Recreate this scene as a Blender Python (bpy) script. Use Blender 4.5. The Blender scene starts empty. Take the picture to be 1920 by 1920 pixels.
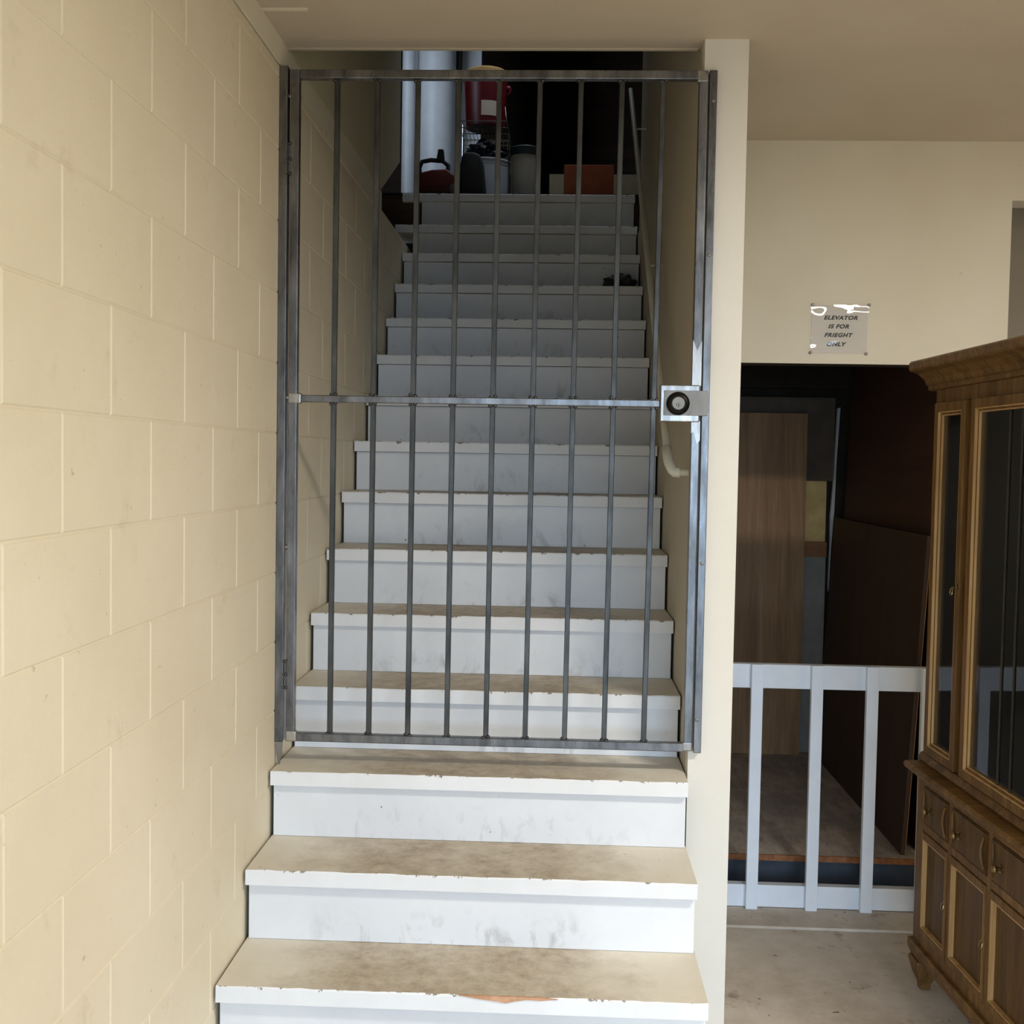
import bpy, bmesh, math, random
from mathutils import Vector, Matrix, noise as mn
random.seed(7)
S = bpy.context.scene
COL = S.collection

# ---------------------------------------------------------------- camera
cam_d = bpy.data.cameras.new('camera'); cam = bpy.data.objects.new('camera', cam_d); COL.objects.link(cam)
cr, cu, cf = (Vector((0.99894756, 0.04259474, 0.01701340)), Vector((-0.01889425, 0.04415082, 0.99884619)),
              Vector((-0.04179444, 0.99811642, -0.04490915)))
cam.matrix_world = Matrix(((cr.x, cu.x, -cf.x, 0.82276), (cr.y, cu.y, -cf.y, -1.63866), (cr.z, cu.z, -cf.z, 1.67735), (0, 0, 0, 1)))
cam_d.sensor_width = 36; cam_d.lens = 2123.877 / 1920 * 36
cam_d.clip_start = 0.05
S.camera = cam
# ---------------------------------------------------------------- world, lights, exposure
w = bpy.data.worlds.new('world'); S.world = w; w.use_nodes = True
w.node_tree.nodes['Background'].inputs[0].default_value = (0.57, 0.77, 1, 1)
w.node_tree.nodes['Background'].inputs[1].default_value = 8.3

def area(name, loc, rot, sx, sy, power, color):
    l = bpy.data.lights.new(name, 'AREA'); l.shape = 'RECTANGLE'; l.size = sx; l.size_y = sy
    l.energy = power; l.color = color
    o = bpy.data.objects.new(name, l); COL.objects.link(o); o.location = loc; o.rotation_euler = rot
    return o
R = math.radians
area('garage_opening_portal', (1.9, -4.05, 1.15), (R(90), 0, 0), 3.4, 2.3, 1, (1, 1, 1)).data.cycles.is_portal = True
area('ceiling_lamp', (2.55, -0.3, 2.84), (0, 0, 0), 0.9, 0.3, 81, (1.0, 0.94, 0.84))
area('upstairs_window_light', (-.75, 4.5, 4.3), Vector((.42, 1, -.15)).to_track_quat('-Z', 'Y').to_euler(), 0.6, 0.8, 3.6, (0.74, 0.86, 1.0)).data.spread = R(85)
area('upstairs_fill', (.75, 4.75, 4.9), Vector((-.3, .3, -1)).to_track_quat('-Z', 'Y').to_euler(), 0.6, 0.6, 3.6, (0.78, 0.88, 1.0)).data.spread = R(114)  # unseen fill light added above the landing for tub, column and upper wall
S.view_settings.view_transform = 'Standard'
S.view_settings.look = 'None'
S.view_settings.gamma = 1
S.view_settings.use_curve_mapping = False
S.view_settings.exposure = 0.05

# ---------------------------------------------------------------- materials
def lin(c):
    return tuple((v / 12.92 if v <= .04045 else ((v + .055) / 1.055) ** 2.4) for v in (x / 255 for x in c)) + (1,)

class NT:
    def __init__(s, name):
        s.m = bpy.data.materials.new(name); s.m.use_nodes = True
        s.t = s.m.node_tree; s.b = s.t.nodes['Principled BSDF']
        s.tc = s.t.nodes.new('ShaderNodeTexCoord'); s.oi = s.t.nodes.new('ShaderNodeObjectInfo')
    def n(s, kind, **k):
        nd = s.t.nodes.new(kind)
        for a, v in k.items():
            if a.startswith('i_'):
                nd.inputs[a[2:].replace('_', ' ')].default_value = v
            else: setattr(nd, a, v)
        return nd
    def l(s, a, b): s.t.links.new(a, b)
    def coord(s, scale=(1, 1, 1), rand=True):
        mp = s.n('ShaderNodeMapping'); s.l(s.tc.outputs['Object'], mp.inputs['Vector']); mp.inputs['Scale'].default_value = scale
        if rand:
            cb = s.n('ShaderNodeCombineXYZ'); mul = s.n('ShaderNodeMath', operation='MULTIPLY'); mul.inputs[1].default_value = 37.0
            s.l(s.oi.outputs['Random'], mul.inputs[0])
            for i in range(3): s.l(mul.outputs[0], cb.inputs[i])
            s.l(cb.outputs[0], mp.inputs['Location'])
        return mp.outputs[0]
    def noise(s, vec, scale, detail=4, rough=.6, dist=0):
        nd = s.n('ShaderNodeTexNoise'); nd.inputs['Scale'].default_value = scale; nd.inputs['Detail'].default_value = detail
        nd.inputs['Roughness'].default_value = rough; nd.inputs['Distortion'].default_value = dist
        s.l(vec, nd.inputs['Vector']); return nd.outputs['Fac']
    def ramp(s, fac, stops):
        r = s.n('ShaderNodeValToRGB'); e = r.color_ramp.elements
        while len(e) < len(stops): e.new(.5)
        for el, (p, c) in zip(e, stops):
            el.position = p; el.color = c if len(c) == 4 else lin(c)
        s.l(fac, r.inputs[0]); return r.outputs[0]
    def mix(s, fac, a, b):
        m = s.n('ShaderNodeMix', data_type='RGBA')
        for sock, v in ((m.inputs[0], fac), (m.inputs[6], a), (m.inputs[7], b)):
            if hasattr(v, 'is_linked'): s.l(v, sock)
            elif isinstance(v, (int, float)): sock.default_value = v
            else: sock.default_value = v if len(v) == 4 else lin(v)
        return m.outputs[2]
    def math(s, op, a, b=0):
        m = s.n('ShaderNodeMath', operation=op, use_clamp=False)
        for sock, v in ((m.inputs[0], a), (m.inputs[1], b)):
            if hasattr(v, 'is_linked'): s.l(v, sock)
            else: sock.default_value = v
        return m.outputs[0]
    def maprange(s, v, a, b, c=0, d=1):
        m = s.n('ShaderNodeMapRange', clamp=True); s.l(v, m.inputs[0])
        for i, x in enumerate((a, b, c, d)): m.inputs[i + 1].default_value = x
        return m.outputs[0]
    def xyz(s):
        sp = s.n('ShaderNodeSeparateXYZ'); s.l(s.tc.outputs['Object'], sp.inputs[0]); return sp.outputs
    def bump(s, h, strength=.2, dist=.01):
        b = s.n('ShaderNodeBump'); b.inputs['Strength'].default_value = strength; b.inputs['Distance'].default_value = dist
        s.l(h, b.inputs['Height']); s.l(b.outputs[0], s.b.inputs['Normal'])
    def col(s, c):
        if hasattr(c, 'is_linked'): s.l(c, s.b.inputs['Base Color'])
        else: s.b.inputs['Base Color'].default_value = c if len(c) == 4 else lin(c)
    def set(s, rough=.5, metal=0, spec=None, coat=None):
        s.b.inputs['Roughness'].default_value = rough; s.b.inputs['Metallic'].default_value = metal
        if spec is not None: s.b.inputs['Specular IOR Level'].default_value = spec
        if coat is not None: s.b.inputs['Coat Weight'].default_value = coat

def plain(name, c, rough=.5, metal=0, var=8, scale=12, bump=0, spec=None):
    n = NT(name); v = n.coord()
    a = tuple(max(0, x - var) for x in c); b = tuple(min(255, x + var) for x in c)
    f = n.noise(v, scale); n.col(n.ramp(f, [(.3, a), (.7, b)])); n.set(rough, metal, spec)
    if bump: n.bump(n.noise(v, scale * 8, 3), bump, .003)
    return n.m

def m_block():
    n = NT('painted_block'); v = n.coord(rand=False)
    base = n.ramp(n.noise(v, 2.2, 5), [(.3, (222, 209, 182)), (.7, (231, 219, 194))])
    stain = n.maprange(n.noise(v, 7, 6, .7), .60, .72, 0, .22)
    speck = n.maprange(n.noise(v, 42, 3, .6), .70, .76, 0, .45)
    c = n.mix(stain, base, (168, 146, 104)); c = n.mix(speck, c, (150, 128, 92))
    n.col(c); n.set(.55, spec=.35)
    h = n.math('ADD', n.noise(v, 160, 3), n.math('MULTIPLY', n.noise(v, 30, 4), .8)); n.bump(h, .25, .0025)
    return n.m
def m_plaster(name, a, b, bump=.15):
    n = NT(name); v = n.coord(rand=False)
    base = n.ramp(n.noise(v, 1.8, 5), [(.3, a), (.7, b)])
    sp = n.maprange(n.noise(v, 16, 4, .6), .73, .77, 0, .35)
    n.col(n.mix(sp, base, tuple(x * .62 for x in b))); n.set(.65, spec=.3)
    n.bump(n.math('ADD', n.noise(v, 120, 3), n.noise(v, 22, 4)), bump, .003); return n.m
def m_riser():
    n = NT('white_stair_paint'); v = n.coord((1, 1, 1)); x, y, z = n.xyz()
    base = n.ramp(n.noise(v, 3, 4), [(.3, (222, 224, 229)), (.7, (233, 235, 240))])
    vs = n.coord((1, 1, .55))
    low = n.math('MULTIPLY', n.maprange(z, .035, -.05, 0, 1), n.maprange(n.math('ABSOLUTE', x), .52, .2, 0, 1))
    sm = n.math('MULTIPLY', n.maprange(n.noise(vs, 17, 5, .62, .6), .54, .70, 0, .45), low)
    sp = n.maprange(n.noise(v, 46, 2, .5), .765, .79, 0, .8)
    c = n.mix(sm, base, (128, 120, 108)); c = n.mix(sp, c, (70, 62, 52)); n.col(c); n.set(.45, spec=.4)
    n.bump(n.noise(v, 60, 4), .08, .002); return n.m
def m_tread():
    n = NT('worn_stair_tread'); v = n.coord(); x, y, z = n.xyz()
    base = n.ramp(n.noise(v, 5, 5), [(.3, (216, 207, 189)), (.7, (228, 221, 206))])
    ax = n.math('ABSOLUTE', n.math('ADD', x, .02))
    edge = n.math('ADD', n.maprange(ax, .56, .25, 0, 1), n.math('MULTIPLY', n.math('SUBTRACT', n.noise(v, 7, 6, .7), .5), 1.6))
    c = n.mix(n.maprange(edge, .25, 1.1, 0, .85), base, n.ramp(n.noise(v, 24, 6, .75), [(.3, (132, 113, 90)), (.5, (172, 155, 131)), (.7, (196, 183, 162))]))
    sp = n.maprange(n.noise(v, 38, 3, .6), .72, .75, 0, .7); c = n.mix(sp, c, (92, 76, 58))
    # the crack where the painted surface meets the riser behind is dirty
    # front face: white paint chipped at its upper edge
    nf = n.n('ShaderNodeNewGeometry'); sn = n.n('ShaderNodeSeparateXYZ'); n.l(nf.outputs['Normal'], sn.inputs[0])
    front = n.maprange(sn.outputs[1], -.3, -.7, 0, 1)
    white = n.ramp(n.noise(v, 4, 4), [(.3, (228, 229, 231)), (.7, (237, 238, 241))])
    ch = n.math('ADD', n.noise(n.coord((1, 1, .4)), 30, 5, .7), n.maprange(z, .006, .021, 0, .20))
    white = n.mix(n.maprange(ch, .735, .765, 0, .85), white, (122, 100, 76))
    n.col(n.mix(front, c, white)); n.set(.55, spec=.35)
    n.bump(n.noise(v, 45, 5), .15, .002); return n.m
def m_steel(name, a, b, r0, r1, metal=.9):
    n = NT(name); v = n.coord((1, 1, .25))
    f = n.noise(v, 22, 6, .65); n.col(n.ramp(f, [(.3, a), (.7, b)])); n.set(.4, metal)
    n.l(n.maprange(n.noise(n.coord((1, 1, .3)), 30, 4), .3, .7, r0, r1), n.b.inputs['Roughness']); n.bump(f, .05, .001); return n.m
def m_wood(name, a, b, c, rough=.4, axis=2, scale=9, spec=.5):
    n = NT(name); sc = [1, 1, 1]; sc[axis] = .07
    v = n.coord(tuple(sc)); f = n.noise(v, scale * 2.2, 7, .65, 1.2); g = n.noise(v, scale * 12, 4, .6)
    f2 = n.math('ADD', n.math('MULTIPLY', f, .75), n.math('MULTIPLY', g, .25))
    n.col(n.ramp(f2, [(.32, a), (.5, b), (.68, c)])); n.set(rough, 0, spec); n.bump(g, .06, .001); return n.m
def m_concrete():
    n = NT('concrete'); v = n.coord(rand=False)
    base = n.ramp(n.noise(v, 3.2, 8, .7), [(.3, (172, 158, 142)), (.5, (197, 185, 171)), (.72, (214, 205, 194))])
    c = n.mix(n.maprange(n.noise(v, 9, 5, .7), .60, .70, 0, .55), base, (104, 88, 70))
    c = n.mix(n.maprange(n.noise(v, 19, 3, .6), .70, .73, 0, .8), c, (214, 208, 198))
    c = n.mix(n.maprange(n.noise(v, 31, 3, .5), .71, .74, 0, .8), c, (70, 58, 48))
    n.col(c); n.set(.8, spec=.25); n.bump(n.noise(v, 60, 6), .25, .003); return n.m
def m_deck():
    n = NT('worn_plywood_deck'); v = n.coord((1, .35, 1)); 
    c = n.ramp(n.noise(v, 24, 8, .75), [(.3, (150, 136, 124)), (.5, (202, 186, 172)), (.7, (226, 214, 202))])
    c = n.mix(n.maprange(n.noise(n.coord(), 3, 4), .45, .6, 0, .5), c, (146, 146, 152)); n.col(c); n.set(.7); return n.m
def m_glass(name, tint=(1, 1, 1, 1)):
    n = NT(name); n.t.nodes.remove(n.b); out = n.t.nodes['Material Output']
    tr = n.n('ShaderNodeBsdfTransparent'); tr.inputs[0].default_value = tint
    gl = n.n('ShaderNodeBsdfGlossy'); gl.inputs['Roughness'].default_value = .02
    fr = n.n('ShaderNodeFresnel'); fr.inputs[0].default_value = 1.5
    mx = n.n('ShaderNodeMixShader'); n.l(fr.outputs[0], mx.inputs[0]); n.l(tr.outputs[0], mx.inputs[1]); n.l(gl.outputs[0], mx.inputs[2])
    n.l(mx.outputs[0], out.inputs[0]); return n.m

M = dict(
    block=m_block(), plaster=m_plaster('cream_plaster', (226, 216, 194), (233, 225, 206)),
    olive=m_plaster('dull_upper_wall', (204, 197, 166), (212, 205, 176)),
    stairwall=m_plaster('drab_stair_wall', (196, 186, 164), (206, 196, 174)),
    ceiling=m_plaster('ceiling_plaster', (203, 190, 170), (211, 199, 180), .25),
    pillar=m_plaster('pillar_paint', (224, 219, 208), (230, 226, 217), .1),
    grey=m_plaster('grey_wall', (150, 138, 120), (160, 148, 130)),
    riser=m_riser(), tread=m_tread(), concrete=m_concrete(), deck=m_deck(),
    steel=m_steel('mill_steel', (84, 85, 88), (142, 143, 146), .24, .42),
    bar=m_steel('bar_steel', (56, 57, 57), (96, 97, 97), .34, .52, .85),
    ground=m_steel('ground_steel', (128, 126, 124), (196, 193, 188), .24, .42, 1),
    plate=m_steel('dull_plate', (116, 112, 108), (140, 136, 130), .4, .5, .75),
    dark_metal=plain('dark_metal', (38, 34, 32), .35, .8, 6), silver=plain('silver', (140, 138, 134), .5, .8, 6),
    brass=plain('aged_brass', (150, 128, 90), .28, 1, 10), chrome=plain('chrome', (222, 224, 228), .08, 1, 3),
    oak=m_wood('hutch_wood', (76, 54, 28), (110, 80, 44), (140, 106, 62), .42, spec=.22), 
    oakh=m_wood('hutch_wood_lengthwise', (76, 54, 28), (110, 80, 44), (140, 106, 62), .42, axis=1, spec=.22),
    oak_lit=m_wood('hutch_wood_lit', (160, 122, 76), (192, 154, 102), (214, 178, 126), .38, spec=.4),  # hutch wood made paler: light on the viewer-facing reveals is put into the colour
    oakdark=m_wood('hutch_panel_wood', (60, 43, 22), (88, 64, 34), (114, 86, 48), .45, spec=.25),
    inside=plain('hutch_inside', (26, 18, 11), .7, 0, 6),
    veneer=m_wood('veneer', (122, 88, 54), (154, 116, 76), (180, 142, 98), .55, scale=5),
    brown=m_wood('dark_brown_board', (50, 32, 22), (62, 40, 28), (72, 48, 34), .6, scale=4),
    redbrown=m_wood('red_brown_board', (66, 38, 26), (78, 46, 32), (88, 54, 38), .65, axis=1, scale=4),
    edge=plain('board_edge', (150, 108, 66), .7, 0, 14, 30), ply_edge=plain('ply_edge', (146, 92, 52), .7, 0, 18, 40),
    duskboard=plain('dusky_board', (98, 86, 74), .75, 0, 6),
    greyboard=plain('grey_board', (150, 148, 142), .7, 0, 8), osb=plain('yellow_board', (206, 182, 122), .7, 0, 16, 14),
    batten=plain('batten_wood', (150, 102, 60), .6, 0, 12), foam=plain('torn_white_edge', (205, 208, 212), .6, 0, 8, 40),
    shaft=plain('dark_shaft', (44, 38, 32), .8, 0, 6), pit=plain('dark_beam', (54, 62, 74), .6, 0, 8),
    white=plain('rail_white', (236, 241, 249), .45, 0, 5, 6), pvc=plain('pvc', (226, 222, 206), .35, 0, 5),
    paper=plain('sign_paper', (220, 211, 198), .5, 0, 3), ink=plain('sign_ink', (26, 22, 20), .5, 0, 3), film=m_glass('clear_film'),
    glass=m_glass('cabinet_glass', (.80, .80, .80, 1)), lead=plain('glass_bar', (70, 64, 52), .4, .6, 6),
    red=plain('red_plastic', (96, 14, 18), .4, 0, 8), tan=plain('tan_lid', (186, 150, 92), .5, 0, 8),
    label=plain('pale_label', (206, 190, 170), .6, 0, 4), redtool=plain('dark_red_casing', (96, 28, 24), .5, 0, 10),
    black=plain('black_plastic', (18, 18, 20), .5, 0, 4), bag=plain('black_bag', (16, 20, 28), .3, 0, 6, 20),
    charcoal=plain('charcoal_case', (44, 42, 42), .6, 0, 4), bucketw=plain('white_bucket', (228, 231, 238), .25, 0, 4),
    dlid=plain('dark_green_lid', (44, 54, 54), .5, 0, 4), pailw=plain('white_pail', (196, 194, 184), .4, 0, 4),
    orange=plain('orange_box', (158, 78, 36), .7, 0, 10), beige=plain('beige_board', (150, 138, 108), .7, 0, 6),
    hall=m_wood('dark_hall_boards', (52, 38, 28), (70, 52, 38), (84, 64, 48), .7, axis=0, scale=3),
    colwhite=plain('white_column', (178, 182, 186), .5, 0, 5), strap=plain('dark_strap', (60, 60, 56), .7, 0, 6),
    green=plain('dull_green', (70, 84, 62), .6, 0, 8),
)

# ---------------------------------------------------------------- mesh helpers
def box(bm, x0, x1, y0, y1, z0, z1):
    r = bmesh.ops.create_cube(bm, size=1)
    for v in r['verts']:
        v.co = Vector(((x0 + x1) / 2 + v.co.x * (x1 - x0), (y0 + y1) / 2 + v.co.y * (y1 - y0), (z0 + z1) / 2 + v.co.z * (z1 - z0)))
    return r['verts']
def prism(bm, poly, axis, a, b):
    """extrude a polygon of 2-D points along an axis from a to b"""
    def P(p, t):
        q = list(p); q.insert(axis, t); return Vector(q)
    A = [bm.verts.new(P(p, a)) for p in poly]; B = [bm.verts.new(P(p, b)) for p in poly]
    n = len(poly)
    bm.faces.new(A); bm.faces.new(B[::-1])
    for i in range(n): bm.faces.new((A[i], B[i], B[(i + 1) % n], A[(i + 1) % n]))
    bmesh.ops.recalc_face_normals(bm, faces=bm.faces)
def tube(bm, pts, r, seg=10, close=True):
    pts = [Vector(p) for p in pts]; rings = []; up = None
    for i, p in enumerate(pts):
        d = (pts[min(i + 1, len(pts) - 1)] - pts[max(i - 1, 0)]).normalized()
        if up is None:
            up = Vector((0, 0, 1)) if abs(d.z) < .9 else Vector((1, 0, 0))
        a = (up - d * up.dot(d)).normalized(); b = d.cross(a); up = a
        rr = r[i] if isinstance(r, (list, tuple)) else r
        rings.append([bm.verts.new(p + (a * math.cos(t) + b * math.sin(t)) * rr) for t in (2 * math.pi * k / seg for k in range(seg))])
    for A, B in zip(rings, rings[1:]):
        for k in range(seg): bm.faces.new((A[k], A[(k + 1) % seg], B[(k + 1) % seg], B[k]))
    if close: bm.faces.new(rings[0][::-1]); bm.faces.new(rings[-1])
def lathe(bm, prof, c, seg=28, axis='z'):
    rings = []
    for r, h in prof:
        ring = []
        for k in range(seg):
            t = 2 * math.pi * k / seg; x, y = r * math.cos(t), r * math.sin(t)
            p = {'z': (x, y, h), 'y': (x, h, y), 'x': (h, x, y)}[axis]
            ring.append(bm.verts.new(Vector(c) + Vector(p)))
        rings.append(ring)
    for A, B in zip(rings, rings[1:]):
        for k in range(seg): bm.faces.new((A[k], A[(k + 1) % seg], B[(k + 1) % seg], B[k]))
    if prof[0][0] > 1e-5: bm.faces.new(rings[0][::-1])
    if prof[-1][0] > 1e-5: bm.faces.new(rings[-1])
    bmesh.ops.remove_doubles(bm, verts=bm.verts, dist=1e-6)
    bmesh.ops.recalc_face_normals(bm, faces=bm.faces)
def ball(bm, c, r, seg=8):
    bmesh.ops.create_icosphere(bm, subdivisions=2, radius=r, matrix=Matrix.Translation(c))
def BM(): return bmesh.new()
def obj(name, bm, m, parent=None, local=False, bevel=0, smooth=False, segs=2):
    if bevel: bmesh.ops.bevel(bm, geom=[e for e in bm.edges if len(e.link_faces) == 2 and e.calc_face_angle(0) > .5], offset=bevel, segments=segs, affect='EDGES', profile=.5)
    lo = [min(v.co[i] for v in bm.verts) for i in range(3)]; hi = [max(v.co[i] for v in bm.verts) for i in range(3)]
    c = Vector(((lo[0] + hi[0]) / 2, (lo[1] + hi[1]) / 2, (lo[2] + hi[2]) / 2))
    bmesh.ops.translate(bm, verts=bm.verts, vec=-c)
    me = bpy.data.meshes.new(name); bm.to_mesh(me); bm.free()
    for mm in (m if isinstance(m, (list, tuple)) else [m]): me.materials.append(mm)
    if smooth:
        for p in me.polygons: p.use_smooth = True
        me.set_sharp_from_angle(angle=R(40))
    o = bpy.data.objects.new(name, me); COL.objects.link(o)
    if parent:
        o.parent = parent
        if not local:
            q = parent
            while q: c = c - q.location; q = q.parent
        elif parent.parent: c = c - parent.location
    o.location = c
    return o
def tag(o, label, cat, group=None):
    o['label'] = label; o['category'] = cat
    if group: o['group'] = group
    return o
def thing(name, label, cat, loc, rz=0, group=None):
    o = bpy.data.objects.new(name, None); COL.objects.link(o); o.empty_display_size = .1
    o.location = loc; o.rotation_euler = (0, 0, rz); return tag(o, label, cat, group)
def struct(name, bm, m, bevel=0):
    o = obj(name, bm, m, bevel=bevel); o['kind'] = 'structure'; return o
def bx(*a):
    bm = BM(); box(bm, *a); return bm

# ================================================================ SETTING
XR, YP, ZC, YE = 1.2036, 1.645, 2.88, 2.65     # right stair edge, pillar front, ceiling, far wall
bm = BM(); box(bm, -.1, 4.3, -4.1, YE + .1, -.15, 0); box(bm, -.1, 1.334, YE + .1, 4.8, -.15, 0); box(bm, 2.42, 4.3, YE + .1, YE + .5, -.15, 0); struct('floor', bm, M['concrete'])
bm = BM(); box(bm, 1.34, 2.40, 2.425, YE + .1, .0, .012); struct('trim_1', bm, M['concrete'], .004)
bm = BM(); box(bm, -30, 30, -40, -4.1, -.2, -.02); struct('floor_outside', bm, plain('asphalt', (62, 56, 48), .9))
# ceiling: over the lower room, ends above the gate on the stair side
bm = BM(); box(bm, -.12, 1.21, -4.1, 1.727, ZC, ZC + .22); box(bm, 1.21, 4.3, -4.1, YE + .1, ZC, ZC + .22); struct('ceiling', bm, M['ceiling'])
bm = BM(); box(bm, .0, 1.2, 1.716, 1.730, ZC - .004, ZC + .002); struct('trim_2', bm, M['ceiling'], .001)
bm = BM(); box(bm, -.002, .123, 1.424, 1.438, ZC - .004, ZC + .002); struct('trim_3', bm, M['plaster'], .001)

# left block wall: every block face stands 4 mm proud of the joints
bm = BM(); B = .2032; zA = 1.95; ztop = 2.797; g = .0036; y0w, y1w = -4.1, 4.0
box(bm, -.2, -.0028, y0w, 4.7, -.1, ztop)
def face(bm, ya, yb, za, zb):
    if yb - ya < .03 or zb - za < .02: return
    o = [(ya, za), (yb, za), (yb, zb), (ya, zb)]; i = [(ya + g, za + g), (yb - g, za + g), (yb - g, zb - g), (ya + g, zb - g)]
    O = [bm.verts.new((-.0028, y, z)) for y, z in o]; I = [bm.verts.new((0, y, z)) for y, z in i]
    bm.faces.new(I)
    for k in range(4): bm.faces.new((O[k], O[(k + 1) % 4], I[(k + 1) % 4], I[k]))
for n in range(-10, 5):
    za, zb = max(0, zA + (n) * B), min(ztop, zA + (n + 1) * B)
    if zb - za < .02: continue
    off = (n + 1) % 2
    j = -22 + off
    while j * B < 4.7:
        face(bm, max(y0w, j * B + .0008), min(4.7, (j + 2) * B - .0008), za + .0008, zb - .0008); j += 2
struct('wall_left', bm, M['block'])
bm = BM(); box(bm, -.15, 0, -4.1, 1.72, 2.801, ZC); box(bm, -.15, -.004, 1.72, 3.5, 2.801, ZC); struct('trim_4', bm, M['plaster'], .002)
bm = BM(); prism(bm, [(1.73, ZC + .001), (3.46, ZC + .001), (4.03, 3.15), (4.03, 5.2), (1.73, 5.2)], 0, -.16, -.002); struct('wall_upper_left', bm, M['olive'])
# wall between stair and elevator; its end is the white pillar
bm = BM(); box(bm, 1.21, 1.334, YP, 4.8, -.1, ZC); struct('wall_centre', bm, M['pillar'])
bm = BM(); box(bm, 1.2095, 1.33, 1.73, 4.33, ZC + .0, 5.2); struct('wall_upper_right', bm, M['stairwall'])
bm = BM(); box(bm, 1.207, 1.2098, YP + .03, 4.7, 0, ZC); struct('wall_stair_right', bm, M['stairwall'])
# elevator wall with its opening
bm = BM(); box(bm, 1.334, 2.466, YE, YE + .012, 2.06, ZC); box(bm, 2.36, 2.466, YE, YE + .12, 0, 2.06); box(bm, 2.466, 4.3, YE, YE + .12, 2.666, ZC)
struct('wall_back', bm, M['plaster'])
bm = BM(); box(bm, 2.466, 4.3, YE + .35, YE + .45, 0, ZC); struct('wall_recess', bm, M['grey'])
bm = BM(); box(bm, 4.2, 4.3, -4.1, YE + .5, 0, ZC); struct('wall_right', bm, M['plaster'])
bm = BM(); box(bm, -.1, .2, -4.1, -4.0, 0, ZC); box(bm, 3.6, 4.3, -4.1, -4.0, 0, ZC); box(bm, .2, 3.6, -4.1, -4.0, 2.3, ZC); struct('wall_front', bm, M['plaster'])
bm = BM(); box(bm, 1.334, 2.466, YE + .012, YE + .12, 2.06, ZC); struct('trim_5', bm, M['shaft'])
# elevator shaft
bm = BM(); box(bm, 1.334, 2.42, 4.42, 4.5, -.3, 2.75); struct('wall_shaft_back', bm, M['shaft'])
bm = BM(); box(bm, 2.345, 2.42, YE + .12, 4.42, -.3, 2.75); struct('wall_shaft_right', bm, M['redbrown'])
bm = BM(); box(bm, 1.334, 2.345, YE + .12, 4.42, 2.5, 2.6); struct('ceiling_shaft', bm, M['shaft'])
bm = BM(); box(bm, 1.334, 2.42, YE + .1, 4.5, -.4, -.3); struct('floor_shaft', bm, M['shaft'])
# upper floor hall
ZL = 3.135
bm = BM(); box(bm, -2.6, 2.1, 4.66, 8.2, 2.9, ZL - .002); box(bm, -2.6, -.2, 3.2, 4.66, 2.6, 2.9); struct('floor_landing', bm, M['hall'])
bm = BM(); box(bm, -2.6, 2.4, 8.1, 8.2, ZL, 5.4); struct('wall_hall_back', bm, M['hall'])
bm = BM(); box(bm, 2.0, 2.1, 4.3, 8.2, 2.9, 5.4); struct('wall_hall_right', bm, M['hall'])
bm = BM(); box(bm, -2.6, 2.1, 1.7, 8.2, 5.2, 5.3); struct('ceiling_hall', bm, M['hall'])
bm = BM(); box(bm, -2.7, -2.6, 3.2, 8.2, 2.6, 5.3); struct('wall_hall_left', bm, M['hall'])
bm = BM(); box(bm, -2.6, -.16, 3.2, 3.3, 2.6, 5.2); struct('wall_hall_front', bm, M['hall'])
bm = BM(); box(bm, -2.7, 2.1, 1.6, 1.72, ZC + .22, 5.3); struct('wall_upper_front', bm, M['olive'])
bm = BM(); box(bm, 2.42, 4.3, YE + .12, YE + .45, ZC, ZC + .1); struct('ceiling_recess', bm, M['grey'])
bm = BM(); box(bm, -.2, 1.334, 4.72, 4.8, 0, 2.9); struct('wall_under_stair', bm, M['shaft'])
bm = BM(); box(bm, 1.3, 2.1, 4.34, 4.42, 2.75, 5.3); box(bm, 1.334, 2.1, 4.42, 4.66, 2.75, 2.9); struct('wall_hall_side', bm, M['hall'])
# white upstairs partition with a rounded column against it
bm = BM(); box(bm, -.30, .235, 6.2, 6.3, ZL, 5.2); struct('wall_hall_partition', bm, M['colwhite'])
bm = BM(); lathe(bm, [(.125, ZL + .0095), (.125, 5.2)], (-.05, 6.05, 0), 32); o = obj('round_column', bm, M['colwhite'], smooth=True)
tag(o, 'round white column against the wall at the top of the stairs', 'column')

bm = BM(); lathe(bm, [(.043, ZL + .0095), (.043, 5.2)], (-.232, 5.98, 0), 24); tag(obj('vertical_pipe', bm, M['colwhite'], smooth=True), 'narrow white vertical pipe just left of the round white column', 'pipe')

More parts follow.
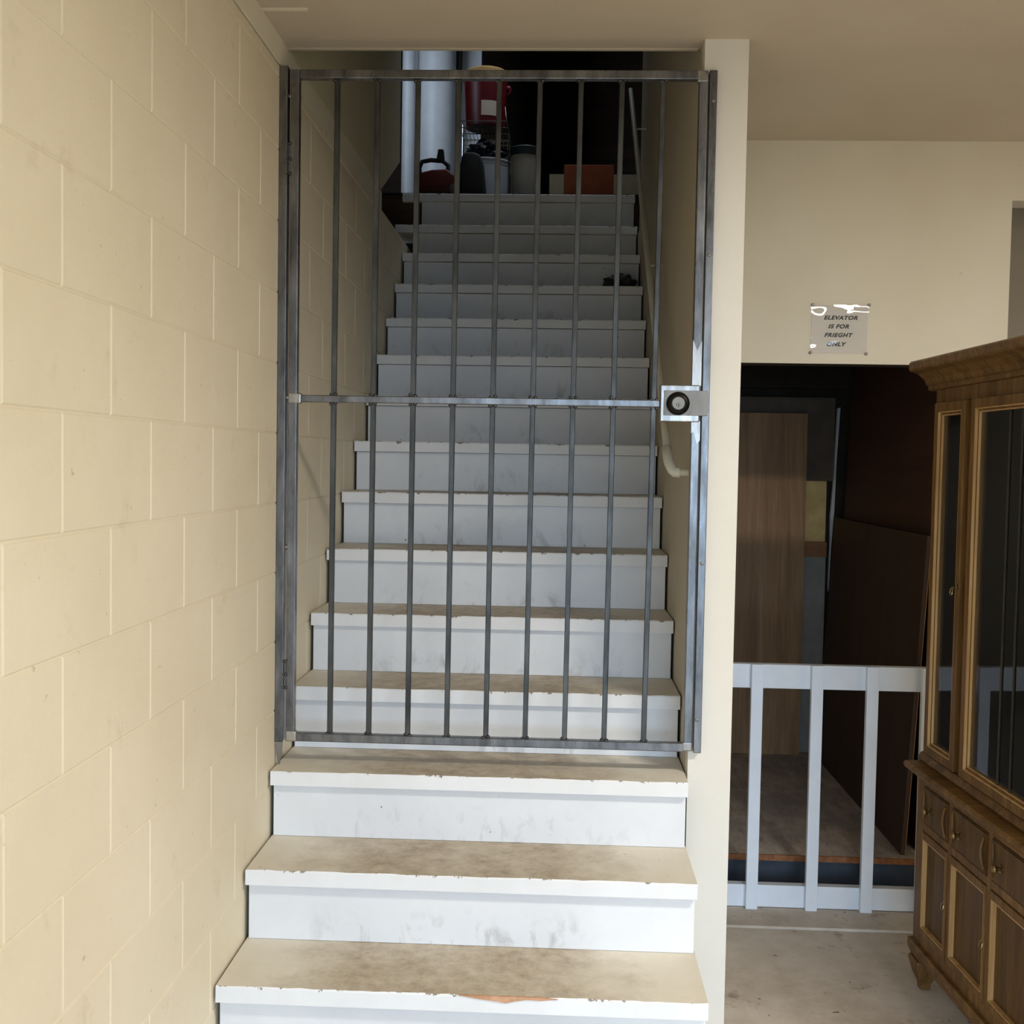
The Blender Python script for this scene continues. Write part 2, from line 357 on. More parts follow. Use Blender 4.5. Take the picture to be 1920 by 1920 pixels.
# ================================================================ STAIRCASE
RISE, RUN, Y1, Z1 = .1942, .2559, 1.0332, .388
st = thing('staircase', 'white painted wooden staircase with worn brown treads climbing behind the steel gate', 'staircase', (.6, Y1 - RUN, 0))
def nose(k):
    z = Z1 + (k - 1) * RISE
    return Y1 + (k - 1) * RUN, (ZL if k == 15 else z)
for k in range(0, 16):
    y, z = nose(k); yb = nose(k + 1)[0] + .022
    zprev = nose(k - 1)[1] if k > 0 else 0
    jit = random.uniform(-.003, .003)
    xl = -.07 if k >= 14 else .006 + abs(jit)
    bm = BM()
    # tread: a grid along X so that the front edge can be slightly worn and wavy
    N = 40; prof = [(0, -.041), (0, -.004), (.003, 0), (yb - y + (.02 if k < 15 else .3), 0), (yb - y + (.02 if k < 15 else .3), -.041)]
    rows = []
    for i in range(N + 1):
        x = xl + (1.2015 - xl) * i / N; wv = random.uniform(-.0012, .0012)
        rows.append([bm.verts.new((x, y + py + (wv if py < .004 and pz > -.02 else 0), z + pz + (wv * .7 if 0 <= py < .004 and pz > -.02 else 0))) for py, pz in prof])
    for a, b in zip(rows, rows[1:]):
        for q in range(5): bm.faces.new((a[q], a[(q + 1) % 5], b[(q + 1) % 5], b[q]))
    bm.faces.new(rows[0]); bm.faces.new(rows[-1][::-1]); bmesh.ops.recalc_face_normals(bm, faces=bm.faces)
    obj('tread', bm, M['tread'], st)
    bm = bx(.012 if k < 14 else .035, 1.198, y + .022, y + .042, zprev + .0005, z - .042)
    obj('riser', bm, M['riser'], st, bevel=.0015)
bm = BM(); prism(bm, [(.602, .3885), (.655, .3885), (.70, .3888), (.80, .3885), (.842, .386), (.80, .3815), (.765, .3825), (.735, .3775), (.715, .3725), (.69, .3765), (.655, .380), (.63, .3835)], 1, nose(1)[0] - .0022, nose(1)[0] + .004)
o = obj('bare_patch', bm, plain('bare_wood', (196, 150, 116), .7, 0, 16, 40), st); o['label'] = 'bare pinkish wood where the paint has peeled off the step edge'
# closed side of the lowest steps
bm = BM(); poly = [(nose(0)[0] + .03, 0)]
for k in range(0, 3):
    y, z = nose(k); poly += [(y + .03, z - .042), (nose(k + 1)[0] + .03, z - .042)]
poly += [(YP - .002, nose(2)[1] - .042), (YP - .002, 0)]
poly = [p for i, p in enumerate(poly) if p[0] <= YP]
prism(bm, poly, 0, 1.176, 1.194); obj('side_panel', bm, M['riser'], st)

# ================================================================ GATE
G = 1.62
gate = thing('security_gate', 'bare steel barred gate with a key lock closing off the stairs', 'gate', (.62, G, .84))
def bar(name, x0, x1, z0, z1, m, y0=G, d=.026, **k):
    return obj(name, bx(x0, x1, y0, y0 + d, z0, z1), m, gate, bevel=.0025, **k)
bar('stile', .032, .0575, .845, 2.785, M['steel']); bar('stile', 1.194, 1.2185, .848, 2.785, M['steel'])
bar('rail', .0575, 1.194, 2.760, 2.785, M['steel']); bar('rail', .0575, 1.104, 1.838, 1.8585, M['steel'], d=.022); bar('rail', .0575, 1.194, .8455, .870, M['steel'])
for i in range(9):
    x = .165 + i * (1.094 - .165) / 8; xb = .161 + i * (1.079 - .161) / 8; dx = (xb - x)
    bm = BM(); rb = .0074
    vs = box(bm, -rb, rb, G + .006, G + .006 + 2 * rb, .866, 2.764)
    for v in vs: v.co.x += x + dx * (2.764 - v.co.z) / 1.9
    bmesh.ops.bevel(bm, geom=bm.edges[:], offset=.0015, segments=1, affect='EDGES')
    for z in (.872, 1.836, 1.861, 2.757):
        xx = x + dx * (2.764 - z) / 1.9
        for s in (-1, 1): ball(bm, (xx + s * .007, G + .004 + random.uniform(0, .004), z + random.uniform(-.002, .002)), random.uniform(.0045, .0065))
    obj('bar', bm, M['bar'], gate)
# bright ground welds at the corners and at the end of the middle rail
for (x0, x1, z0, z1) in ((.0315, .070, 1.833, 1.864), (1.188, 1.219, 2.752, 2.7855), (.0315, .064, .8445, .876), (1.19, 1.219, .8475, .874)):
    bm = bx(x0, x1, G - .0012, G + .02, z0, z1); obj('weld_patch', bm, M['ground'], gate, bevel=.004, segs=3)
# upper and lower polished tongues of the right stile beside the lock
for z0, z1 in ((1.90, 2.03), (1.735, 1.80)):
    bm = BM(); prism(bm, [(1.1935, z0), (1.219, z0), (1.219, z1), (1.206, z1 - .03), (1.1935, z1)] if z0 > 1.85 else [(1.1935, z0 + .03), (1.2, z0 + .035), (1.21, z0), (1.219, z0 + .01), (1.219, z1), (1.1935, z1)], 1, G - .001, G + .012)
    obj('weld_patch', bm, M['ground'], gate)
# lock box
bm = bx(1.104, 1.2155, G - .006, G + .034, 1.797, 1.902); lb = obj('lock_box', bm, M['ground'], gate, bevel=.003); lb['label'] = 'bright ground steel lock box'
bm = BM(); box(bm, 1.114, 1.238, G - .009, G - .0055, 1.815, 1.886); obj('guard_plate', bm, M['plate'], lb, bevel=.001)
bm = BM(); lathe(bm, [(.033, 0), (.033, -.004), (.0305, -.009), (.026, -.013), (.0225, -.014), (.0205, -.011), (.0, -.011)], (1.154, G - .0088, 1.849), 40, 'y'); obj('cylinder_ring', bm, M['dark_metal'], lb, smooth=True)
bm = BM(); lathe(bm, [(.0185, -.009), (.0185, -.0135), (.0172, -.0148), (0, -.0148)], (1.154, G - .0088, 1.849), 36, 'y'); obj('lock_face', bm, M['silver'], lb, smooth=True)
bm = BM(); lathe(bm, [(.0065, -.0145), (.0065, -.0163), (.0058, -.017), (0, -.017)], (1.1545, G - .0088, 1.8445), 24, 'y'); obj('key_plug', bm, M['silver'], lb, smooth=True)
bm = BM(); lathe(bm, [(.0018, -.0168), (.0018, -.0178), (0, -.0178)], (1.1545, G - .0088, 1.8455), 12, 'y'); box(bm, 1.1538, 1.1552, G - .0266, G - .0256, 1.8395, 1.8455); obj('keyhole', bm, M['black'], lb)
# barrel hinges
for z0, z1 in ((2.487, 2.577), (1.002, 1.084)):
    bm = BM(); tube(bm, [(.0285, G + .004, z0), (.0285, G + .004, z1)], .0075, 14)
    for z in (z0 + .002, (z0 + z1) / 2, z1 - .002): ball(bm, (.0325, G - .002, z), .0055); ball(bm, (.0245, G - .001, z), .004)
    obj('hinge', bm, M['bar'], gate, smooth=True)
for z, r in ((1.416, .008), (1.85, .007), (2.71, .006)):
    bm = BM(); ball(bm, (.029, G + .004, z), r, 12); obj('weld_tack', bm, M['plate'], gate, smooth=True)
# jambs
jl = thing('gate_jamb', 'hinge side steel jamb fixed to the block wall left of the gate', 'gate frame', (.012, G, .77))
obj('flat_bar', bx(.0005, .0245, G - .003, G + .03, .844, 2.795), M['steel'], jl, bevel=.002)
bm = BM(); prism(bm, [(.001, .8435), (.0245, .8435), (.0165, .778), (.011, .778)], 1, G - .002, G + .004); obj('foot', bm, M['plate'], jl)
jr = thing('gate_jamb', 'lock side steel jamb screwed to the front of the white pillar', 'gate frame', (1.232, G, .843))
obj('flat_bar', bx(1.2225, 1.2445, G + .0, YP - .0005, .843, 2.786), M['steel'], jr, bevel=.002)
for x, z in ((1.232, 2.27), (1.2335, 1.393), (1.2305, .94), (1.2345, 2.70)):
    bm = BM(); lathe(bm, [(.0055, 0), (.005, -.002), (.003, -.0034), (0, -.0036)], (x, G, z), 16, 'y'); obj('screw', bm, M['silver'] if z < 2 else M['plate'], jr, smooth=True)

# PVC handrail on the right stair wall
hr = thing('handrail', 'white plastic pipe handrail with an elbow on the right stair wall', 'handrail', (XR, 1.76, 1.66))
a, b = Vector((1.15, 1.80, 1.665)), Vector((1.15, 4.34, 1.665 + 2.54 * .765))
bm = BM(); d = (b - a).normalized(); tube(bm, [a + d * .05, b], .0115, 20); obj('pipe', bm, M['pvc'], hr, smooth=True)
bm = BM(); tube(bm, [a + d * .105, a + d * .10, a + d * .05, a + d * .02 + Vector((.003, 0, 0)), a + Vector((.012, -.002, -.006)), Vector((1.168, 1.79, 1.652)), Vector((1.183, 1.787, 1.652))], [.012, .0155, .0155, .016, .0165, .0155, .0155], 20); obj('elbow', bm, M['pvc'], hr, smooth=True)
bm = BM(); tube(bm, [(1.165, 1.787, 1.652), (1.2085, 1.787, 1.652)], .011, 20); obj('wall_stub', bm, M['pvc'], hr, smooth=True)
for s in (1.35, 2.75):
    q = a + d * s; bm = BM(); tube(bm, [q, q + Vector((0, 0, -.03)), q + Vector((.062, 0, -.03))], .005, 10); obj('bracket', bm, M['pvc'], hr, smooth=True)

# ================================================================ SIGN
sg = thing('warning_sign', 'laminated paper sign reading ELEVATOR IS FOR FRIEGHT ONLY above the elevator opening', 'sign', (1.85, YE, 2.188))
obj('sheet', bx(1.747, 1.953, YE - .002, YE - .0004, 2.10, 2.275), M['paper'], sg)
def text(s, x, z, h, name='lettering'):
    cu_ = bpy.data.curves.new('t', 'FONT'); cu_.body = s; cu_.size = h / .7; cu_.shear = .3; cu_.offset = .0009; cu_.space_character = 1.14; cu_.align_x = 'CENTER'; cu_.extrude = .0002
    to = bpy.data.objects.new('t', cu_); COL.objects.link(to); bpy.context.view_layer.update()
    me = bpy.data.meshes.new_from_object(to.evaluated_get(bpy.context.evaluated_depsgraph_get())); bpy.data.objects.remove(to)
    me.materials.append(M['ink'])
    me.transform(Matrix.Scale(1.18, 4, (1, 0, 0)))
    o = bpy.data.objects.new(name, me); COL.objects.link(o); o.parent = sg
    o.location = Vector((x, YE - .0024, z)) - sg.location; o.rotation_euler = (R(90), 0, 0)
text('ELEVATOR', 1.853, 2.2235, .0138); text('IS FOR', 1.846, 2.1915, .0138); text('FRIEGHT', 1.845, 2.1595, .0138); text('ONLY', 1.837, 2.1255, .0138)
bm = BM(); nx, nz = 90, 78; gv = []
def wr(x, z):
    u, v = (x - 1.747) / .206, (z - 2.10) / .175
    return .0025 + .0020 * mn.noise(Vector((x * 15 + z * 6, 3.3, z * 20 - x * 7)))
for j in range(nz + 1):
    gv.append([bm.verts.new((1.744 + .212 * i / nx, YE - .0030 - max(0, wr(1.744 + .212 * i / nx, 2.097 + .181 * j / nz)), 2.097 + .181 * j / nz)) for i in range(nx + 1)])
for j in range(nz):
    for i in range(nx): bm.faces.new((gv[j][i], gv[j][i + 1], gv[j + 1][i + 1], gv[j + 1][i]))
obj('clear_film', bm, M['film'], sg, smooth=True)
for x, z in ((1.749, 2.277), (1.957, 2.278), (1.7455, 2.1005), (1.951, 2.0985)):
    bm = BM(); lathe(bm, [(.0058, 0), (.0055, -.006), (.004, -.0085), (0, -.009)], (x, YE - .0005, z), 16, 'y'); obj('screw', bm, M['plate'], sg, smooth=True)

# ================================================================ ELEVATOR
rl = thing('railing', 'white painted wooden railing across the bottom of the elevator opening', 'railing', (1.85, 2.6, 0))
obj('rail', bx(1.338, 2.39, 2.60, 2.635, .845, .935), M['white'], rl, bevel=.002); obj('rail', bx(1.338, 2.39, 2.60, 2.635, .014, .098), M['white'], rl, bevel=.002)
for x in (1.5705, 1.792, 1.995, 2.197):
    obj('post', bx(x - .0215, x + .0215, 2.575, 2.5995, .0125, .938), M['white'], rl, bevel=.0015)
pf = thing('elevator_platform', 'worn plywood elevator platform behind the white railing', 'platform', (1.84, 3.55, -.12))
bm = bx(1.345, 2.335, 2.76, 4.41, .1405, .16); obj('deck', bm, M['deck'], pf)
bm = bx(1.345, 2.335, 2.752, 2.7598, .138, .161); obj('edge_strip', bm, M['ply_edge'], pf, bevel=.001)
obj('beam', bx(1.35, 2.335, 2.785, 2.86, -.02, .140), M['pit'], pf, bevel=.004); obj('beam', bx(1.35, 2.335, 2.80, 2.83, -.12, -.0205), M['pit'], pf, bevel=.004)
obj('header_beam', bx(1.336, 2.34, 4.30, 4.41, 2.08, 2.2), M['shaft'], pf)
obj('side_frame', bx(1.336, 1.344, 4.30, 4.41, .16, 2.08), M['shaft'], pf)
# boards inside
cb = thing('patched_board', 'tall grey board with a yellow upper patch and brown batten behind the veneer sheet', 'board', (1.9, 4.37, .16))
obj('lower_sheet', bx(1.40, 2.228, 4.375, 4.392, .1605, 1.20), M['greyboard'], cb)
obj('upper_sheet', bx(1.40, 2.222, 4.375, 4.392, 1.281, 1.60), M['osb'], cb); obj('top_sheet', bx(1.40, 2.255, 4.375, 4.392, 1.6015, 2.036), M['duskboard'], cb)
obj('batten', bx(2.06, 2.228, 4.355, 4.392, 1.2015, 1.28), M['batten'], cb, bevel=.002)
bm = BM(); prism(bm, [(2.262, 1.98), (2.276, 1.985), (2.264, 1.7), (2.26, 1.45), (2.249, 1.25), (2.243, 1.02), (2.24, 1.05), (2.242, 1.3), (2.240, 1.42), (2.252, 1.62)], 1, 4.35, 4.374); obj('torn_edge', bm, M['foam'], cb)
bm = BM(); vs = box(bm, 1.36, 2.105, 4.31, 4.326, .1608, 1.95)
for v in vs: v.co.y += .022 * (v.co.z - .16) / 1.8
tag(obj('veneer_sheet', bm, M['veneer']), 'light brown wood veneer sheet standing upright on the back of the elevator platform', 'board')
bm = BM(); vs = box(bm, 2.185, 2.199, 2.80, 4.29, .1608, 1.415)
for v in vs: v.co.x += .062 * (v.co.z - .16) / 1.25
o = thing('leaning_sheet', 'dark brown sheet leaning on the right side of the elevator, cut off at mid height', 'board', (2.19, 3.5, .16))
obj('board', bm, M['brown'], o)
bm = BM(); vs = box(bm, 2.1995, 2.2025, 2.797, 2.7995, .1608, 1.415)
for v in vs: v.co.x += .062 * (v.co.z - .16) / 1.25
obj('front_edge', bm, M['edge'], o)
bm = BM(); vs = box(bm, 2.262, 2.276, 2.84, 4.29, .1608, 2.42)
for v in vs: v.co.x += .06 * (v.co.z - .16) / 2.26
tag(obj('tall_sheet', bm, M['redbrown']), 'tall reddish brown sheet standing behind the shorter dark leaning sheet', 'board')

# ================================================================ HUTCH   local frame: x = along the front towards the viewer, y = out of the front, z up
HU = thing('china_cabinet', 'brown wooden china cabinet with glass doors, brass knobs and a stepped cornice', 'cabinet', (2.001, 1.929, 0), math.atan2(-.998, .058))
# local y must point out of the front (towards -X world); with local x towards the viewer, left-handed, so front is local -y
def hb(*a):
    x0, x1, o0, o1, z0, z1 = a            # o = distance out of the base front plane
    bm = BM(); box(bm, x0, x1, -o1, -o0, z0, z1); return bm
W0, W1 = -.100, .985
MID = (W0 + W1) / 2
def hobj(name, bm, m, parent=HU, **k): return obj(name, bm, m, parent, local=True, **k)
# base carcass: sides, back, bottom, face frame
bm = BM()
for x0, x1 in ((W0, W0 + .02), (W1 - .02, W1)): box(bm, x0, x1, .026, .44, .155, .685)
box(bm, W0 + .02, W1 - .02, .42, .44, .155, .685); box(bm, W0 + .02, W1 - .02, .026, .42, .155, .175); box(bm, W0 + .02, W1 - .02, .03, .42, .665, .685)
box(bm, W0 + .02, W1 - .02, .06, .42, .53, .545)
hobj('base_case', bm, M['oak'])
bm = BM()
STL = [(W0, -.045), (.155, .178), (.425, .45), (.70, .725), (.93, W1)]
for x0, x1 in STL: box(bm, x0, x1, 0, .025, .155, .685)
for (a0, a1), (b0, b1) in zip(STL, STL[1:]):
    box(bm, a1, b0, 0, .025, .525, .55); box(bm, a1, b0, 0, .025, .155, .19); box(bm, a1, b0, 0, .025, .672, .685)
hobj('face_frame', bm, M['oak'], bevel=.002)
# lower plinth moulding and legs
bm = BM(); prism(bm, [(-.012, .155), (-.014, .13), (.0, .10), (.02, .10), (.02, .155)], 0, W0 - .01, W1 + .01); hobj('skirt', bm, M['oakh'])
for x, y in ((W0 + .03, .03), (W1 - .03, .03), (W0 + .03, .41), (W1 - .03, .41)):
    bm = BM(); t, s = .038, .017
    rings = []
    for z, q in ((.1005, t), (.09, t * 1.05), (.05, .030), (.02, s), (0, s * .9)):
        rings.append([bm.verts.new((x + a * q, y + b * q, z)) for a, b in ((-1, -1), (1, -1), (1, 1), (-1, 1))])
    for A, Bq in zip(rings, rings[1:]):
        for k in range(4): bm.faces.new((A[k], A[(k + 1) % 4], Bq[(k + 1) % 4], Bq[k]))
    bm.faces.new(rings[0]); bm.faces.new(rings[-1][::-1]); bmesh.ops.recalc_face_normals(bm, faces=bm.faces)
    hobj('leg', bm, M['oak'], bevel=.003)
# lower doors and drawers in the four bays
def framed_door(x0, x1, z0, z1, name, panel_m, panel_name, o0, depth, fw, fz, glass=False, back=.002):
    def ring(bm, a, b, dd):
        f, k = -(o0 + depth - dd), -o0
        box(bm, x0 + fw + a, x0 + fw + b, f, k, z0 + fz + a, z1 - fz - a); box(bm, x1 - fw - b, x1 - fw - a, f, k, z0 + fz + a, z1 - fz - a)
        box(bm, x0 + fw + b, x1 - fw - b, f, k, z0 + fz + a, z0 + fz + b); box(bm, x0 + fw + b, x1 - fw - b, f, k, z1 - fz - b, z1 - fz - a)
    bm = BM()
    box(bm, x0, x0 + fw, -(o0 + depth), -o0, z0, z1); box(bm, x1 - fw, x1, -(o0 + depth), -o0, z0, z1)
    box(bm, x0 + fw, x1 - fw, -(o0 + depth), -o0, z0, z0 + fz); box(bm, x0 + fw, x1 - fw, -(o0 + depth), -o0, z1 - fz, z1)
    bmesh.ops.bevel(bm, geom=bm.edges[:], offset=.0015, segments=1, affect='EDGES')
    if glass: ring(bm, .003, .009, .009)          # dark flat between the two beads
    d_ = hobj(name, bm, M['oak'])
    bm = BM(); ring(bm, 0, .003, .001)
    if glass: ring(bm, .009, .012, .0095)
    hobj('moulding', bm, M['oak_lit'], d_)  # moulding in the paler wood, so its edges look lit
    bm = BM(); th = .004 if glass else .008
    box(bm, x0 + fw, x1 - fw, -(o0 + back + th), -(o0 + back), z0 + fz, z1 - fz); hobj(panel_name, bm, panel_m, d_)
    return d_
def pull(x, z, o0, door, name='handle'):
    bm = BM(); lathe(bm, [(.008, 0), (.008, -.003), (.004, -.006), (.004, -.014), (0, -.015)], (x, -o0, z), 14, 'y')
    tube(bm, [(x - .001, -o0 - .011, z + .002), (x - .008, -o0 - .016, z - .008), (x - .008, -o0 - .018, z - .02), (x + .0, -o0 - .018, z - .025), (x + .008, -o0 - .018, z - .02), (x + .008, -o0 - .016, z - .008), (x + .001, -o0 - .011, z + .002)], .0018, 8)
    h = hobj(name, bm, M['brass'], door, smooth=True); h['label'] = 'small brass drop pull'
BAYS = [(a1, b0) for (a0, a1), (b0, b1) in zip(STL, STL[1:])]
for i, (x0, x1) in enumerate(BAYS):
    fw = .009
    d_ = framed_door(x0 + .001, x1 - .001, .192, .523, 'lower_door', M['oakdark'], 'panel', -.022, .026, fw, .024)
    pull(x1 - .016 if i % 2 == 0 else x1 - .014, .365, -.0115, d_)
    bm = BM(); box(bm, x0 + .002, x1 - .002, -.004, .02, .552, .670); bmesh.ops.bevel(bm, geom=bm.edges[:], offset=.004, segments=2, affect='EDGES')
    dr = hobj('drawer', bm, M['oakdark'])
    # raised bowed moulding at each end of the drawer front
    for sx, ex in ((x0 + .014, 1), (x1 - .014, -1)):
        bm = BM()
        pts = [(sx + ex * .012 * math.sin(math.pi * t), -.0055 - .004 * math.sin(math.pi * t), .565 + .092 * t) for t in [q / 8 for q in range(9)]]
        tube(bm, pts, .004, 8)
        hobj('end_moulding', bm, M['oak'], dr, smooth=True)
    bm = BM(); xm = x0 + .062
    lathe(bm, [(.012, -.0038), (.012, -.006), (.005, -.008), (.005, -.014), (.010, -.017), (.0115, -.022), (.008, -.027), (0, -.028)], (xm, 0, .603), 20, 'y')
    kb = hobj('knob', bm, M['brass'], dr, smooth=True); kb['label'] = 'round brass knob'
# counter
bm = BM(); prism(bm, [(-.022, .700), (-.028, .708), (-.028, .716), (-.022, .722), (.45, .722), (.45, .6855), (-.004, .6855), (-.010, .692)], 0, W0 - .055, W1 + .055); hobj('countertop', bm, M['oakh'])
# upper case
UX0, UX1 = -.155, 1.04; UO = -.04      # door plane is 4 cm behind the base front
bm = BM()
box(bm, UX0 + .006, UX0 + .02, .066, .40, .7225, 1.93); box(bm, UX1 - .02, UX1 - .006, .066, .40, .7225, 1.93); box(bm, UX0 + .02, UX1 - .02, .385, .40, .7225, 1.93)
box(bm, UX0 + .02, UX1 - .02, .07, .385, .735, .75); box(bm, UX0 + .02, UX1 - .02, .07, .385, 1.90, 1.93)
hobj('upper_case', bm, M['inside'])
for x0, x1 in ((UX0, UX0 + .0055), (UX1 - .0055, UX1)):
    bm = BM(); box(bm, x0, x1, .0655, .40, .7225, 1.93); hobj('side_panel', bm, M['oak'])
bm = BM(); USTL = [(UX0, -.112), (.125, .165), (.715, .76), (1.0, UX1)]
for x0, x1 in USTL: box(bm, x0, x1, .04, .065, .7225, 1.93)
for (a0, a1), (b0, b1) in zip(USTL, USTL[1:]):
    box(bm, a1, b0, .04, .065, .7225, .757); box(bm, a1, b0, .04, .065, 1.885, 1.93)
hobj('upper_face_frame', bm, M['oak'], bevel=.002)
bm = BM(); prism(bm, [(.024, .7225), (.018, .732), (.03, .75), (.0395, .752), (.0395, .7225)], 0, UX0 - .004, UX1 + .004); hobj('base_moulding', bm, M['oakh'])
for i, ((a0, a1), (b0, b1)) in enumerate(zip(USTL, USTL[1:])):
    d_ = framed_door(a1 + .001, b0 - .001, .759, 1.883, 'glass_door', M['glass'], 'pane', UO - .002, .024, .028, .028, True, .004)
    if i == 1:
        bm = BM()
        for x in (.395, .47): box(bm, x - .0025, x + .0025, .0300, .0336, .787, 1.855)
        hobj('glazing_bar', bm, M['lead'], d_)
    pull(b0 - .014 if i < 2 else a1 + .014, 1.32, -.0175, d_)
for z in (1.10, 1.47):
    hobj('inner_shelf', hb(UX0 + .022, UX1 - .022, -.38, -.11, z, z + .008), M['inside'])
bm = BM(); prism(bm, [(.040, 1.93), (.034, 1.932), (.034, 1.945), (.026, 1.95), (.02, 1.965), (-.004, 1.985), (-.028, 1.992), (-.032, 1.998), (-.032, 2.018), (-.026, 2.024), (.40, 2.024), (.40, 1.93)], 0, UX0 - .055, UX1 + .055); hobj('cornice', bm, M['oakh'])

# ================================================================ LANDING THINGS
def bucket(nm, x, y, z, r0, r1, h, m, label, cat, rim=.006, group=None):
    t = thing(nm, label, cat, (x, y, z))
    bm = BM(); lathe(bm, [(r0, z), (r1, z + h - .03), (r1 + .002, z + h - .03), (r1 + .002, z + h - .02), (r1, z + h - .02), (r1 + .001, z + h - .008), (r1 + rim, z + h - .008), (r1 + rim, z + h), (r1 - .003, z + h), (r1 - .005, z + h - .02), (r0 - .003, z + .006), (0, z + .006)], (x, y, 0), 40)
    obj('body', bm, m, t, smooth=True); return t
LZ = ZL + .0095
bm = BM(); box(bm, -2.55, 1.98, 4.645, 8.05, ZL + .0003, ZL + .009); struct('floor_carpet', bm, M['black'])
ct = thing('wire_cart', 'chrome wire cart on the upstairs landing carrying the red bucket', 'cart', (.34, 5.2, LZ))
for x, y in ((.182, 5.03), (.185, 5.42)):
    bm = BM(); tube(bm, [(x, y, LZ), (x, y, 3.745)], .006, 12); obj('post', bm, M['chrome'], ct, smooth=True)
for y in (5.03, 5.42):
    bm = BM(); tube(bm, [(.490, y, LZ), (.490, y, 3.42), (.497, y, 3.5), (.494, y, 3.56), (.475, y, 3.66), (.468, y, 3.73)], .006, 12); obj('post', bm, M['chrome'], ct, smooth=True)
bm = BM()
for i in range(13): tube(bm, [(.19 + i * .0225, 5.03, 3.652), (.19 + i * .0225, 5.42, 3.652)], .0016, 6)
for y in (5.03, 5.16, 5.29, 5.42): tube(bm, [(.186, y, 3.65), (.474, y, 3.65)], .003, 6)
obj('wire_shelf', bm, M['plate'], ct)
bm = BM()
for i in range(14): tube(bm, [(.19 + i * .0225, 5.42, 3.45), (.19 + i * .0225, 5.42, 3.64)], .0015, 6)
for j in range(9): tube(bm, [(.186, 5.42, 3.45 + j * .024), (.486, 5.42, 3.45 + j * .024)], .0018, 6)
obj('wire_back', bm, M['beige'], ct)
rb = thing('paint_bucket', 'red plastic bucket with a tan lid and pale label, topmost on the wire cart', 'bucket', (.338, 5.2, 3.656))
bm = BM(); lathe(bm, [(.118, 3.656), (.13, 3.93), (.134, 3.93), (.134, 3.95), (0, 3.95)], (.338, 5.2, 0), 40); obj('body', bm, M['red'], rb, smooth=True)
bm = BM(); lathe(bm, [(.138, 3.9505), (.138, 3.972), (.12, 3.985), (.0, 3.99)], (.338, 5.2, 0), 40); obj('lid', bm, M['tan'], rb, smooth=True)
bm = BM()
rows = []
for i in range(9):
    t = R(-98 + i * 7.5); rows.append([bm.verts.new((.338 + q * math.cos(t), 5.2 + q * math.sin(t), z)) for q, z in ((.1225, 3.70), (.1262, 3.785), (.1235, 3.785), (.1195, 3.70))])
for A, Bq in zip(rows, rows[1:]):
    for k in range(4): bm.faces.new((A[k], A[(k + 1) % 4], Bq[(k + 1) % 4], Bq[k]))
bm.faces.new(rows[0][::-1]); bm.faces.new(rows[-1]); bmesh.ops.recalc_face_normals(bm, faces=bm.faces); obj('label', bm, M['label'], rb, smooth=True)
bm = BM(); ball(bm, (.472, 5.19, 3.885), .02, 12); tube(bm, [(.47, 5.19, 3.90), (.487, 5.185, 3.885), (.483, 5.18, 3.86), (.467, 5.18, 3.845)], .006, 8); obj('handle_ear', bm, M['red'], rb, smooth=True)
tb = bucket('tub', .345, 5.2, LZ, .115, .148, .305, M['bucketw'], 'large white bucket with a rolled rim standing on the landing under the red bucket', 'bucket', .009)
bm = BM(); rng = random.Random(3)
bmesh.ops.create_icosphere(bm, subdivisions=4, radius=1)
for v in bm.verts:
    n_ = mn.noise(v.co * 2.3) * .35 + mn.noise(v.co * 6) * .18
    v.co = Vector((.345 + v.co.x * .118 * (1 + n_), 5.2 + v.co.y * .118 * (1 + n_), max(LZ + .306, 3.505 + v.co.z * .07 * (1 + n_))))
tag(obj('trash_bag', bm, M['bag']), 'crumpled black plastic bag bulging from the top of the large white bucket', 'bag')
pl_ = bucket('paint_pail', .588, 4.93, LZ, .078, .083, .29, M['pailw'], 'white pail with a dark lid standing right of the wire cart', 'bucket', .003)
bm = BM(); lathe(bm, [(.087, LZ + .27), (.087, LZ + .315), (.08, LZ + .322), (0, LZ + .322)], (.588, 4.93, 0), 36); obj('lid', bm, M['dlid'], pl_, smooth=True)
bm = BM(); prism(bm, [(.225, LZ), (.375, LZ), (.372, LZ + .03), (.352, LZ + .22), (.335, LZ + .262), (.30, LZ + .275), (.255, LZ + .275), (.235, LZ + .26), (.225, LZ + .2)], 1, 4.83, 4.98)
tag(obj('rounded_case', bm, M['charcoal'], bevel=.012, segs=3, smooth=True), 'dark charcoal rounded case in front of the large white bucket', 'case')
pt = thing('power_tool', 'dark red power tool with a black loop handle at the left of the landing', 'tool', (.09, 4.92, LZ))
bm = BM(); prism(bm, [(-.02, LZ + .005), (.19, LZ + .005), (.205, LZ + .07), (.19, LZ + .15), (.15, LZ + .185), (.06, LZ + .18), (.0, LZ + .165), (-.025, LZ + .11)], 1, 4.85, 4.97); obj('casing', bm, M['redtool'], pt, bevel=.012, segs=3, smooth=True)
bm = BM(); tube(bm, [(-.012, 4.90, LZ + .155), (-.016, 4.90, LZ + .2), (.0, 4.90, LZ + .235), (.05, 4.90, LZ + .245), (.12, 4.90, LZ + .24), (.15, 4.90, LZ + .215), (.15, 4.90, LZ + .17)], .013, 12); obj('handle', bm, M['black'], pt, smooth=True)
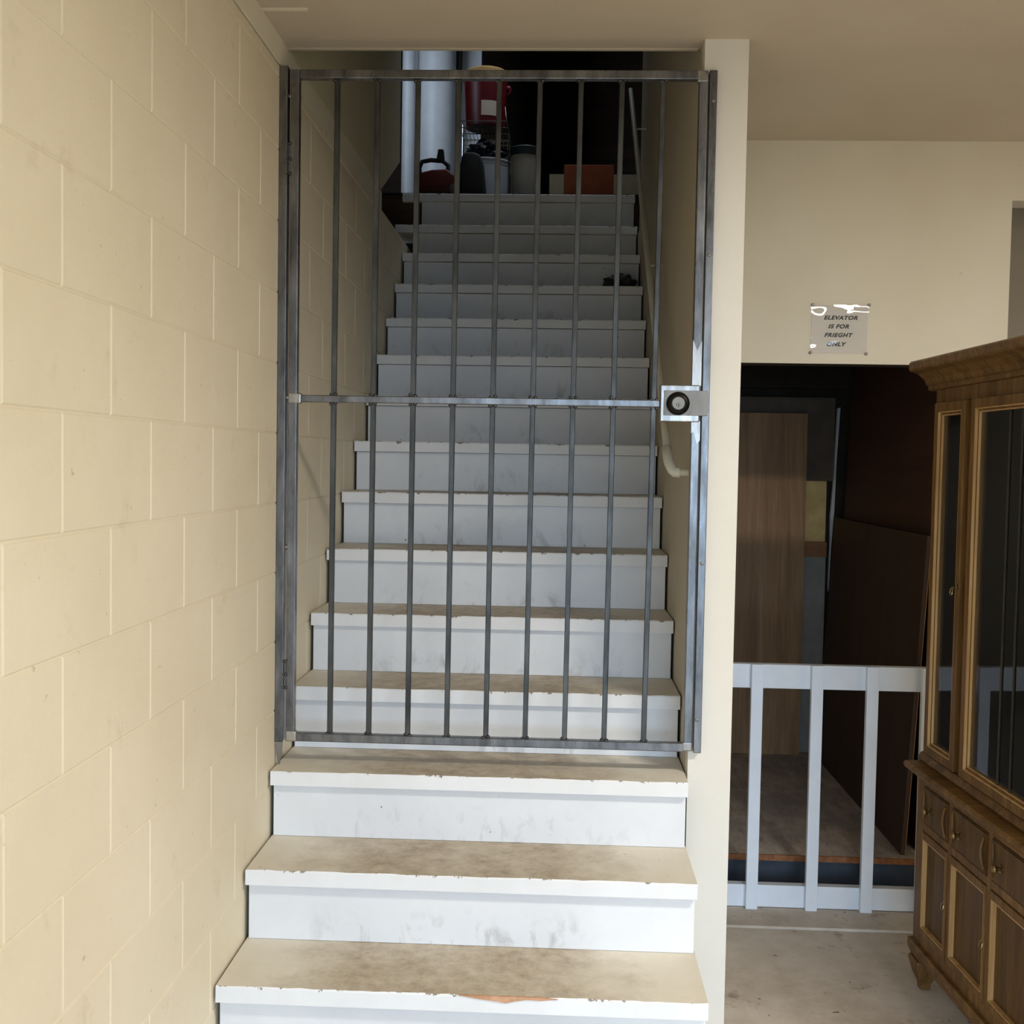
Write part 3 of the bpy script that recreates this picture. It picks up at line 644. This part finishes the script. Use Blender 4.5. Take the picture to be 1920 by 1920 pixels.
bm = BM(); prism(bm, [(.085, LZ + .24), (.13, LZ + .24), (.124, LZ + .30), (.094, LZ + .30)], 1, 4.87, 4.91); obj('lever', bm, M['black'], pt, bevel=.004)
bm = BM(); lathe(bm, [(.03, -.002), (.028, -.012), (.012, -.016), (0, -.016)], (.19, 4.852, LZ + .07), 20, 'y'); obj('cap', bm, M['silver'], pt, smooth=True)
bm = BM(); box(bm, .04, .13, 4.842, 4.851, LZ + .03, LZ + .055); obj('vent', bm, M['black'], pt)
bb = thing('cardboard_box', 'orange brown box on the landing floor right of the white pail', 'box', (.96, 5.1, LZ))
obj('body', bx(.812, 1.10, 5.0, 5.2, LZ, 3.395), M['orange'], bb, bevel=.003)
bm = BM(); ball(bm, (.90, 4.9, LZ + .03), .03, 12); tag(obj('small_ball', bm, M['silver'], smooth=True), 'small pale round object on the landing before the orange box', 'object')
tag(obj('floor_board', bx(.72, 1.45, 5.6, 5.62, LZ, 3.49), M['beige'], bevel=.002), 'beige board standing on edge behind the orange box', 'board')
bm = BM(); pts = [(.09, 6.17, 4.6), (.085, 6.17, 4.2), (.075, 6.16, 4.0), (.05, 6.15, 3.92), (.045, 6.15, 3.85), (.075, 6.15, 3.75), (.09, 6.15, 3.6), (.10, 6.15, 3.4), (.10, 6.16, LZ + .02)]
tube(bm, pts, [.02, .02, .022, .024, .024, .022, .016, .01, .008], 10); tag(obj('hanging_strap', bm, M['strap'], smooth=True), 'dark strap hanging down the white upstairs wall beside the column', 'strap')

# dark rag on the upper stairs
bm = BM(); bmesh.ops.create_icosphere(bm, subdivisions=4, radius=1)
for v in bm.verts:
    n_ = mn.noise(v.co * 2.1) * .3 + mn.noise(v.co * 5) * .2
    v.co = Vector((1.10 + v.co.x * .075 * (1 + n_), 4.03 + v.co.y * .055 * (1 + n_), nose(12)[1] + .001 + max(0, .04 + v.co.z * .045 * (1 + n_))))
tag(obj('rag', bm, M['charcoal'], smooth=True), 'dark crumpled rag lying on an upper stair tread beside the right wall', 'rag')
